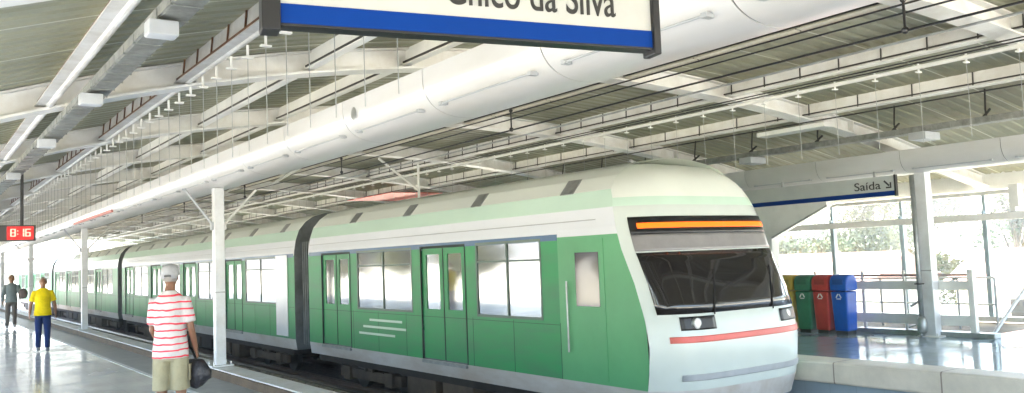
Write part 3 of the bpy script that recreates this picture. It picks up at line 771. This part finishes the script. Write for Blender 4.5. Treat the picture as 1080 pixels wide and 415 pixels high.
# pale livery stripes low on the side
for (ya_, yb_, z) in ((14.6, 16.0, .50), (14.45, 16.3, .36), (14.9, 16.5, .22)):
    MB().box(-1.464, -1.4605, ya_, yb_, z, z+.045).build('livery_stripe', M['mint'], c1)

# ================================================================== PEOPLE
SK = {}
def skin(rgb): return mat('skin', rgb, .5, var=.1, scale=6)
def cloth(name, rgb, var=.12): return mat(name, rgb, .85, var=var, scale=7, bump=.5, bscale=18, spec=.2)
def remesh(o, vox, it=4, fac=.5):
    r = o.modifiers.new('remesh', 'REMESH'); r.mode = 'VOXEL'; r.voxel_size = vox; r.use_smooth_shade = True
    s = o.modifiers.new('smooth', 'SMOOTH'); s.factor = fac; s.iterations = it
def hand(mb, wrist, d, side, palm_n, curl=.6):
    """palm and five fingers; d = direction from wrist, palm_n = normal, side = thumb direction"""
    W = Vector(wrist); d = Vector(d).normalized(); n = Vector(palm_n).normalized(); t = Vector(side).normalized()
    mb.loft([W-d*.01, W+d*.04, W+d*.085], [(.024, .018), (.040, .017), (.038, .014)], 10, ref=tuple(t))
    for k, (o_, l, r) in enumerate(((.030, .070, .0088), (.010, .080, .0092), (-.010, .074, .0088), (-.029, .058, .008))):
        b = W+d*.08+t*o_; m1 = b+(d*math.cos(curl*.5)+n*math.sin(curl*.5))*l*.45; m2 = m1+(d*math.cos(curl*1.3)+n*math.sin(curl*1.3))*l*.32; m3 = m2+(d*math.cos(curl*2)+n*math.sin(curl*2))*l*.25
        mb.loft([b-d*.015, b, m1, m2, m3], [r, r*1.05, r, r*.9, r*.7], 8)
    b = W+d*.03+t*.030; m1 = b+(d*.6+t*.7+n*.25).normalized()*.04; m2 = m1+(d*.9+t*.15+n*.4).normalized()*.03
    mb.loft([b-t*.012, b, m1, m2], [.012, .012, .011, .008], 8)
def head(mb, c, f, s=1.0, extra=None):
    """c = centre of the skull, local frame x right, y forward"""
    c = Vector(c)
    mb.ball(c+Vector((0, -.008, .015)), (.076*s, .094*s, .100*s), 16, 12)
    mb.loft([c+Vector((0, .02, -.10*s)), c+Vector((0, .022, -.05)), c+Vector((0, .01, 0))], [(.038*s, .045), (.058*s, .070), (.072*s, .085)], 14)
    mb.loft([c+Vector((0, .086, .012)), c+Vector((0, .108, -.022)), c+Vector((0, .092, -.032))], [.009, .015, .012], 8)
    mb.ball(c+Vector((0, .088, -.058)), (.022, .01, .007), 8, 6)
    for a in (-1, 1): mb.ball(c+Vector((a*.078*s, -.005, -.005)), (.010, .020, .032), 8, 8)
def person(name, label, loc, rz, h, pose, mats, hair):
    """pose: joints in a local frame x = the person's right, y = facing, z up (metres for 1.72 m height)"""
    t = thing(name, label, 'person', loc, rz); k = h/1.72; t.scale = (k*pose.get('slim', 1), k, k)
    P = pose
    b = MB()
    # torso
    b.loft([(0, 0, .86), (0, 0, .95), (0, .01, 1.08), (0, .01, 1.22), (0, 0, 1.35), (0, -.01, 1.43), (0, -.005, 1.48)],
           [(.13, .10), (.15, .115), (.138, P.get('belly', .115)), (.142, P.get('belly', .115)), (.15, .10), (.11, .072), (.06, .055)], 18)
    b.loft([(0, -.01, 1.42), (0, 0, 1.50), (0, .012, 1.56)], [.065, .055, .052], 12)
    hc = Vector((P.get('hx', 0), .02, 1.615)); head(b, hc, 0)
    for s in ('l', 'r'):
        sh, el, wr = P['sh'+s], P['el'+s], P['wr'+s]
        b.loft([Vector(sh)+(Vector((0, 0, 1.40))-Vector(sh))*.5, sh, Vector(sh).lerp(Vector(el), .5), el, Vector(el).lerp(Vector(wr), .35), wr], [.052, .050, .043, .036, .037, .025], 12)
        d = Vector(wr)-Vector(el); sx = 1 if s == 'r' else -1
        hand(b, wr, d, (0, 1, 0) if abs(d.normalized().y) < .8 else (-sx, 0, 0), (-sx, 0, 0) if abs(d.normalized().y) < .8 else (0, 0, -1), P.get('curl', .5))
        hp, kn, an = P['hp'+s], P['kn'+s], P['an'+s]
        b.loft([Vector(hp)+Vector((0, 0, .06)), hp, Vector(hp).lerp(Vector(kn), .5), kn, Vector(kn).lerp(Vector(an), .3), Vector(kn).lerp(Vector(an), .7), an], [.09, .088, .075, .056, .056, .044, .037], 14)
    b.build('body', mats['skin'], t); remesh(t.children[0], .009, 3)
    # shirt: torso and sleeves in one surface
    s_ = MB()
    bl = P.get('belly', .115)
    s_.loft([(0, 0, P.get('hem', .80)), (0, 0, .92), (0, .01, 1.06), (0, .01, 1.2), (0, 0, 1.34), (0, -.008, 1.42), (0, -.005, 1.485)],
            [(.192, .158), (.186, .152), (.166, bl+.030), (.162, bl+.024), (.172, .122), (.145, .095), (.066, .062)], 22)
    for s in ('l', 'r'):
        sh, el = Vector(P['sh'+s]), Vector(P['el'+s]); q = P.get('sleeve', .72)
        s_.loft([sh+(Vector((0, 0, 1.40))-sh)*.55, sh, sh.lerp(el, q*.5), sh.lerp(el, q)], [.062, .064, .064, .066], 14)
        if q > 1:
            wr = Vector(P['wr'+s]); s_.loft([el, el.lerp(wr, .5), el.lerp(wr, .9)], [.058, .05, .04], 12)
    so2 = s_.build('shirt', mats['shirt'], t); remesh(so2, .013, 4)
    # trousers or shorts
    q_ = MB(); hemf = P['leg_hem']
    q_.loft([(0, 0, .80), (0, 0, .90), (0, 0, .99)], [(.145, .12), (.158, .128), (.15, .12)], 20)
    for s in ('l', 'r'):
        hp, kn, an = Vector(P['hp'+s]), Vector(P['kn'+s]), Vector(P['an'+s])
        if hemf < 1.01: q_.loft([hp+Vector((0, 0, .04)), hp.lerp(kn, .5), hp.lerp(kn, hemf), hp.lerp(kn, hemf)+(kn-hp).normalized()*.10], [(.092, .11), (.096, .112), (.097, .11), (.100, .112)], 16)
        else: q_.loft([hp+Vector((0, 0, .04)), hp.lerp(kn, .5), kn, kn.lerp(an, .5), kn.lerp(an, .97)], [(.088, .11), (.082, .095), .070, .060, .060], 16)
    qo = q_.build('shorts' if hemf < 1.01 else 'trousers', mats['trousers'], t); remesh(qo, .012, 3)
    for s in ('l', 'r'):
        an = Vector(P['an'+s]); td = Vector((P.get('toe'+s, 0), 1, 0)).normalized(); f = MB()
        f.loft([(an.x, an.y-.055, an.z-.035), an+td*.03-Vector((0, 0, .035)), an+td*.12-Vector((0, 0, .05)), an+td*.19-Vector((0, 0, .055))], [(.035, .035), (.043, .048), (.046, .032), (.034, .02)], 12)
        f.loft([an+Vector((0, 0, .03)), an-Vector((0, 0, .03))], [.045, .046], 12)
        fo = f.build('shoe', mats['shoe'], t); remesh(fo, .010, 3)
    # eyes and brows
    for a in (-1, 1):
        e = MB(); e.ball(hc+Vector((a*.031, .083, .014)), (.012, .007, .007), 10, 6); e.build('eye', mats['eye'], t)
    if hair == 'short':
        hm = MB(); hm.ball(hc+Vector((0, -.018, .028)), (.083, .098, .100), 18, 12)
        ho = hm.build('hair', mats['hair'], t)
        bm = bmesh.new(); bm.from_mesh(ho.data)
        bmesh.ops.delete(bm, geom=[v for v in bm.verts if (v.co.z < hc.z+.02 and v.co.y > hc.y-.01) or v.co.z < hc.z-.06 or (v.co.y > hc.y+.065 and v.co.z < hc.z+.085)], context='VERTS'); bm.to_mesh(ho.data); bm.free()
        so3 = ho.modifiers.new('s', 'SOLIDIFY'); so3.thickness = .012
    elif hair == 'cap':
        hm = MB(); hm.ball(hc+Vector((0, -.018, .0)), (.080, .093, .085), 18, 12); ho = hm.build('hair', mats['hair'], t)
        bm = bmesh.new(); bm.from_mesh(ho.data)
        bmesh.ops.delete(bm, geom=[v for v in bm.verts if v.co.y > hc.y+.03 or v.co.z < hc.z-.06], context='VERTS'); bm.to_mesh(ho.data); bm.free()
        cpm = MB(); n = 24
        lev = [(-.012, .97), (.02, .98), (.05, .93), (.075, .78), (.092, .5), (.10, .2)]
        base = hc+Vector((0, -.008, .028))
        for i, (dz, s) in enumerate(lev):
            for j in range(n):
                an = 2*math.pi*j/n
                zz_ = dz
                if i == 0 and math.sin(an) < -.3: zz_ = dz-.028+ (.035 if abs(math.cos(an)) < .35 else 0)
                cpm.v.append((base.x+.092*s*math.cos(an), base.y+.108*s*math.sin(an), base.z+zz_))
        for i in range(len(lev)-1):
            for j in range(n):
                j2 = (j+1) % n; cpm.f.append((i*n+j, i*n+j2, (i+1)*n+j2, (i+1)*n+j)); cpm.mi.append(0)
        cpm.f.append(tuple((len(lev)-1)*n+j for j in range(n))); cpm.mi.append(0)
        co = cpm.build('cap', mats['cap'], t, smooth=True)
        s5 = co.modifiers.new('s', 'SOLIDIFY'); s5.thickness = .006; s5.offset = 1
        br = MB(); pts = [(-.075, .07)]+[(.078*math.cos(a), .095+.085*math.sin(a)) for a in [math.pi-math.pi*i/12 for i in range(13)]]+[(.075, .07)]
        br.prism([(base.x+p[0], base.y+p[1]) for p in pts], 2, base.z-.002, base.z+.008); br.build('peak', mats['cap'], co)
        sp = MB(); sp.box(base.x-.035, base.x+.035, base.y-.112, base.y-.104, base.z-.022, base.z-.008); sp.build('strap', M['letters'], co)
    return t
# --- striped shirt material
def striped():
    m = cloth('striped_shirt', (.62, .59, .58)); n = m.node_tree; b = n.nodes['Principled BSDF']; src = b.inputs['Base Color'].links[0].from_socket
    tc = n.nodes.new('ShaderNodeTexCoord'); nzz = n.nodes.new('ShaderNodeTexNoise'); nzz.inputs['Scale'].default_value = 5; n.links.new(tc.outputs['Object'], nzz.inputs[0])
    sx = n.nodes.new('ShaderNodeSeparateXYZ'); n.links.new(tc.outputs['Object'], sx.inputs[0])
    ma = n.nodes.new('ShaderNodeMath'); ma.operation = 'MULTIPLY_ADD'; ma.inputs[1].default_value = .055; n.links.new(nzz.outputs[0], ma.inputs[0]); n.links.new(sx.outputs[2], ma.inputs[2])
    md = n.nodes.new('ShaderNodeMath'); md.operation = 'MODULO'; md.inputs[1].default_value = .066; n.links.new(ma.outputs[0], md.inputs[0])
    lt = n.nodes.new('ShaderNodeMath'); lt.operation = 'LESS_THAN'; lt.inputs[1].default_value = .0155; n.links.new(md.outputs[0], lt.inputs[0])
    mx = n.nodes.new('ShaderNodeMix'); mx.data_type = 'RGBA'; mx.inputs['B'].default_value = (.72, .045, .07, 1)
    n.links.new(lt.outputs[0], mx.inputs['Factor']); n.links.new(src, mx.inputs['A']); n.links.new(mx.outputs['Result'], b.inputs['Base Color'])
    return m
eye = mat('eye', (.03, .02, .015), .2)
LEG = dict(hpl=(-.09, 0, .88), hpr=(.09, 0, .88), knl=(-.10, .02, .48), knr=(.10, .02, .48), anl=(-.10, -.01, .09), anr=(.11, -.01, .09))
# man with the striped shirt (back to the camera, looking at the train)
p1 = dict(LEG, shl=(-.165, -.005, 1.385), ell=(-.20, .04, 1.10), wrl=(-.16, .2, .95), shr=(.165, -.005, 1.385), elr=(.225, -.03, 1.11), wrr=(.25, .07, .89),
          slim=.90, belly=.13, hem=.825, leg_hem=.66, sleeve=.80, curl=1.0)
man = person('person', 'man seen from behind in red striped shirt, khaki shorts and white cap', (2.105, 8.80, 0), R(-27), 1.70, p1,
             dict(skin=skin((.22, .105, .06)), shirt=striped(), trousers=cloth('khaki', (.34, .31, .20)), shoe=cloth('dark_shoe', (.08, .07, .06)), eye=eye, hair=mat('grey_hair', (.3, .28, .26), .8), cap=cloth('cap_white', (.42, .42, .43))), 'cap')
pk = MB(); pk.box(.195, .212, -.04, .08, .60, .76); pk.build('pocket', cloth('khaki_pocket', (.29, .26, .17)), man, bevel=.01)
# bag
bag = thing('shoulder_bag', 'black handbag held by the man in the striped shirt', 'bag', (2.33, 8.76, .49), R(-60))
bb = MB(); bb.loft([(-.125, 0, .09), (-.12, 0, .11), (-.04, 0, .15), (.05, 0, .15), (.12, 0, .11), (.13, 0, .09)], [(.03, .07), (.06, .105), (.07, .15), (.07, .15), (.06, .105), (.03, .07)], 16, ref=(0, 1, 0))
bo = bb.build('bag_body', mat('bag_leather', (.022, .02, .024), .5, var=.4, scale=8, bump=.4), bag, smooth=True)
h_ = MB(); h_.loft([(-.10, .0, .20), (-.12, 0, .34), (-.10, 0, .42), (-.06, 0, .40), (.0, 0, .30), (.06, 0, .21)], .011, 8); h_.build('strap', M['black'], bag)
tb = MB(); tb.loft([(0, 0, .0), (0, 0, .04), (0, 0, .26), (0, 0, .30)], [(.05, .09), (.07, .12), (.05, .10), (.02, .05)], 12)
o = tb.build('shopping_bag', mat('teal_plastic', (.01, .22, .25), .35, var=.3, scale=12, bump=.6), smooth=True); o.location = (2.24, 8.98, .22)
tag(o, 'small teal plastic bag hanging behind the striped man’s knee', 'bag')
# man in yellow (walking towards the camera)
p2 = dict(shl=(-.17, 0, 1.385), ell=(-.25, -.04, 1.10), wrl=(-.27, -.01, .86), shr=(.17, 0, 1.385), elr=(.25, -.02, 1.10), wrr=(.275, .10, .88),
          hpl=(-.085, 0, .88), hpr=(.085, 0, .88), knl=(-.09, .10, .48), knr=(.09, .02, .47), anl=(-.09, .10, .09), anr=(.09, -.12, .10), belly=.14, hem=.84, leg_hem=2, curl=.5)
person('person', 'man in yellow T-shirt and navy trousers walking towards the camera', (2.47, 21.6, 0), R(176), 1.62, p2,
       dict(skin=skin((.30, .15, .09)), shirt=cloth('yellow_shirt', (.86, .66, .005)), trousers=cloth('navy', (.012, .03, .12)), shoe=cloth('grey_shoe', (.25, .25, .25)), eye=eye, hair=mat('grey_hair_thin', (.35, .33, .3), .8)), 'short')
# man walking away
p3 = dict(shl=(-.18, 0, 1.385), ell=(-.24, -.06, 1.11), wrl=(-.25, .02, .88), shr=(.18, 0, 1.385), elr=(.25, -.06, 1.12), wrr=(.24, .10, .98),
          hpl=(-.085, 0, .88), hpr=(.085, 0, .88), knl=(-.11, .12, .50), knr=(.09, -.02, .48), anl=(-.13, .14, .09), anr=(.10, -.20, .12), hem=.86, leg_hem=2, curl=.5, sleeve=1.2)
person('person', 'man in grey top walking away with a bag under his arm', (2.79, 32.3, 0), R(-8), 1.72, p3,
       dict(skin=skin((.30, .16, .10)), shirt=cloth('grey_top', (.22, .26, .26)), trousers=cloth('brown_grey', (.14, .12, .10)), shoe=cloth('pale_shoe', (.5, .45, .42)), eye=eye, hair=mat('brown_hair', (.22, .12, .05), .8)), 'short')
b3 = MB(); b3.ball((0, 0, 0), (.14, .20, .17), 16, 10)
o = b3.build('shoulder_bag', cloth('brown_bag', (.17, .13, .12)), smooth=True); o.location = (3.11, 32.2, 1.12)
tag(o, 'dull brown bag at the side of the man in grey', 'bag')

# ================================================================== BEYOND THE STATION
def tree_mesh(seed, h, rad, leaf, nleaf=6500):
    rg = random.Random(seed); tr = MB()
    tr.loft([(0, 0, 0), (.06*rg.uniform(-1, 1), .05, h*.25), (.12*rg.uniform(-1, 1), .1*rg.uniform(-1, 1), h*.5), (.1, .1*rg.uniform(-1, 1), h*.8)], [.17*h/5, .13*h/5, .09*h/5, .03], 8)
    lobes = []
    for i in range(15):
        a = rg.uniform(0, 6.28); r_ = rad*rg.uniform(.2, .8); z = h*rg.uniform(.45, .92)
        c = Vector((r_*math.cos(a), r_*math.sin(a), z)); lobes.append((c, rad*rg.uniform(.28, .5)))
        s = Vector((0, 0, h*rg.uniform(.25, .5))); tr.loft([s, s.lerp(c, .5)+Vector((0, 0, -.1)), c], [.06*h/5, .04*h/5, .012], 6)
    cr = MB()
    for i in range(nleaf):
        c, r_ = rg.choice(lobes)
        v = Vector((rg.gauss(0, 1), rg.gauss(0, 1), rg.gauss(0, 1))).normalized()*r_*rg.uniform(.35, 1.12)
        p = c+Vector((v.x, v.y, v.z*.75)); s = leaf*rg.uniform(.6, 1.3)
        a = Vector((rg.uniform(-1, 1), rg.uniform(-1, 1), rg.uniform(-1, 1))).normalized(); b = a.orthogonal().normalized()
        cr.face([p-a*s, p-b*s*.5, p+a*s, p+b*s*.5])
    return tr, cr
protos = []
for i, (h, rad) in enumerate(((6.0, 2.6), (7.5, 3.0), (5.0, 2.4))):
    tr, cr = tree_mesh(11+i, h, rad, .115)
    t = thing('broadleaf_tree', 'x', 'tree', (0, 0, -1.6)); tr.build('trunk', M['bark'], t); cr.build('crown', M['leaf2' if i != 1 else 'leaf1'], t); protos.append(t)
places = []
rg = random.Random(5)
for i in range(14): places.append((36+(i%2)*11+rg.uniform(0, 6), 6+i*3.1+rg.uniform(-1, 1), i % 3))
for i in range(10): places.append((-9+i*3.6+rg.uniform(-1, 1), 98+rg.uniform(0, 22), (i+1) % 3))
for i in range(9): places.append((-14-rg.uniform(0, 6), 8+i*8.5, i % 3))  # unseen trees added on the left for reflections and light
used = [False]*3
sides = []
for i, (x, y, k) in enumerate(places):
    o = protos[k] if not used[k] else copy_tree(protos[k]); used[k] = True
    o.location = (x, y, -1.6); o.rotation_euler.z = rg.uniform(0, 6.28); s = rg.uniform(.8, 1.15); o.scale = (s, s, s*rg.uniform(.9, 1.1))
    kd = ('tall yellow green tree', 'wide dark green tree', 'small yellow green tree')[k]
    if i < 14: tag(o, kd+(' standing close behind' if i % 2 == 0 else ' standing farther back behind')+' the glazed wall of the opposite platform', 'tree', 'trees beyond the opposite platform')
    elif i < 24: tag(o, kd+' in the glare beyond the far end of the platform', 'tree', 'trees beyond the platform end')
    else: tag(o, kd+' added out of view left of the near platform for reflections', 'tree', 'unseen trees added for reflections')
# a row of shrubs outside the glazed wall
tr, cr = tree_mesh(77, 2.9, 2.0, .10, 5200)
sb = thing('shrub', 'x', 'shrub', (0, 0, -1.6)); tr.build('trunk', M['bark'], sb); cr.build('crown', M['leaf2'], sb)
rg = random.Random(9)
for i in range(9):
    o = sb if i == 0 else copy_tree(sb)
    o.location = (30.6+rg.uniform(0, 3.2), 8.2+i*3.3, -1.75); o.rotation_euler.z = rg.uniform(0, 6.2); q = rg.uniform(.85, 1.2); o.scale = (q, q, q*rg.uniform(.85, 1.25))
    tag(o, 'pale green shrub in the row outside the glazed wall', 'shrub', 'shrubs outside the glazed wall')
# low houses with pink roofs beyond the windows
pk = mat('pink_roof', (.52, .26, .20), .8, var=.2, scale=4); wallm = mat('house_wall', (.70, .66, .58), .8)
for i, (x, y, l, lb) in enumerate(((25, 6, 7, 'low pale house with pink tiled roof beyond the right windows'), (27, 17, 9, 'longer pale house with pink roof, seen behind the bins'))):
    t = thing('house', lb, 'house', (x, y, -1.6))
    MB().box(0, 4, 0, l, 0, 2.0).build('wall', wallm, t)
    MB().prism([(-.4, 2.0), (4.4, 2.0), (2, 3.0)], 1, -.3, l+.3).build('roof', pk, t)
    for q in range(int(l//2)): 
        f = MB().box(-.03, .0, .6+q*2, 1.5+q*2, .8, 1.6).build('window', M['dark'], t)

# scattering volume added to imitate the washed-out glare
hz = MB().box(-160, 160, -40, 230, -4.2, 9.5).build('glare_haze', None)
hz['kind'] = 'stuff'; hm = bpy.data.materials.new('glare_haze'); hm.use_nodes = True; n = hm.node_tree; n.nodes.clear()
o_ = n.nodes.new('ShaderNodeOutputMaterial'); v = n.nodes.new('ShaderNodeVolumePrincipled'); v.inputs['Density'].default_value = 0.0024; v.inputs['Color'].default_value = (.95, .97, 1, 1); v.inputs['Anisotropy'].default_value = .3
n.links.new(v.outputs[0], o_.inputs['Volume']); hz.data.materials.clear(); hz.data.materials.append(hm)
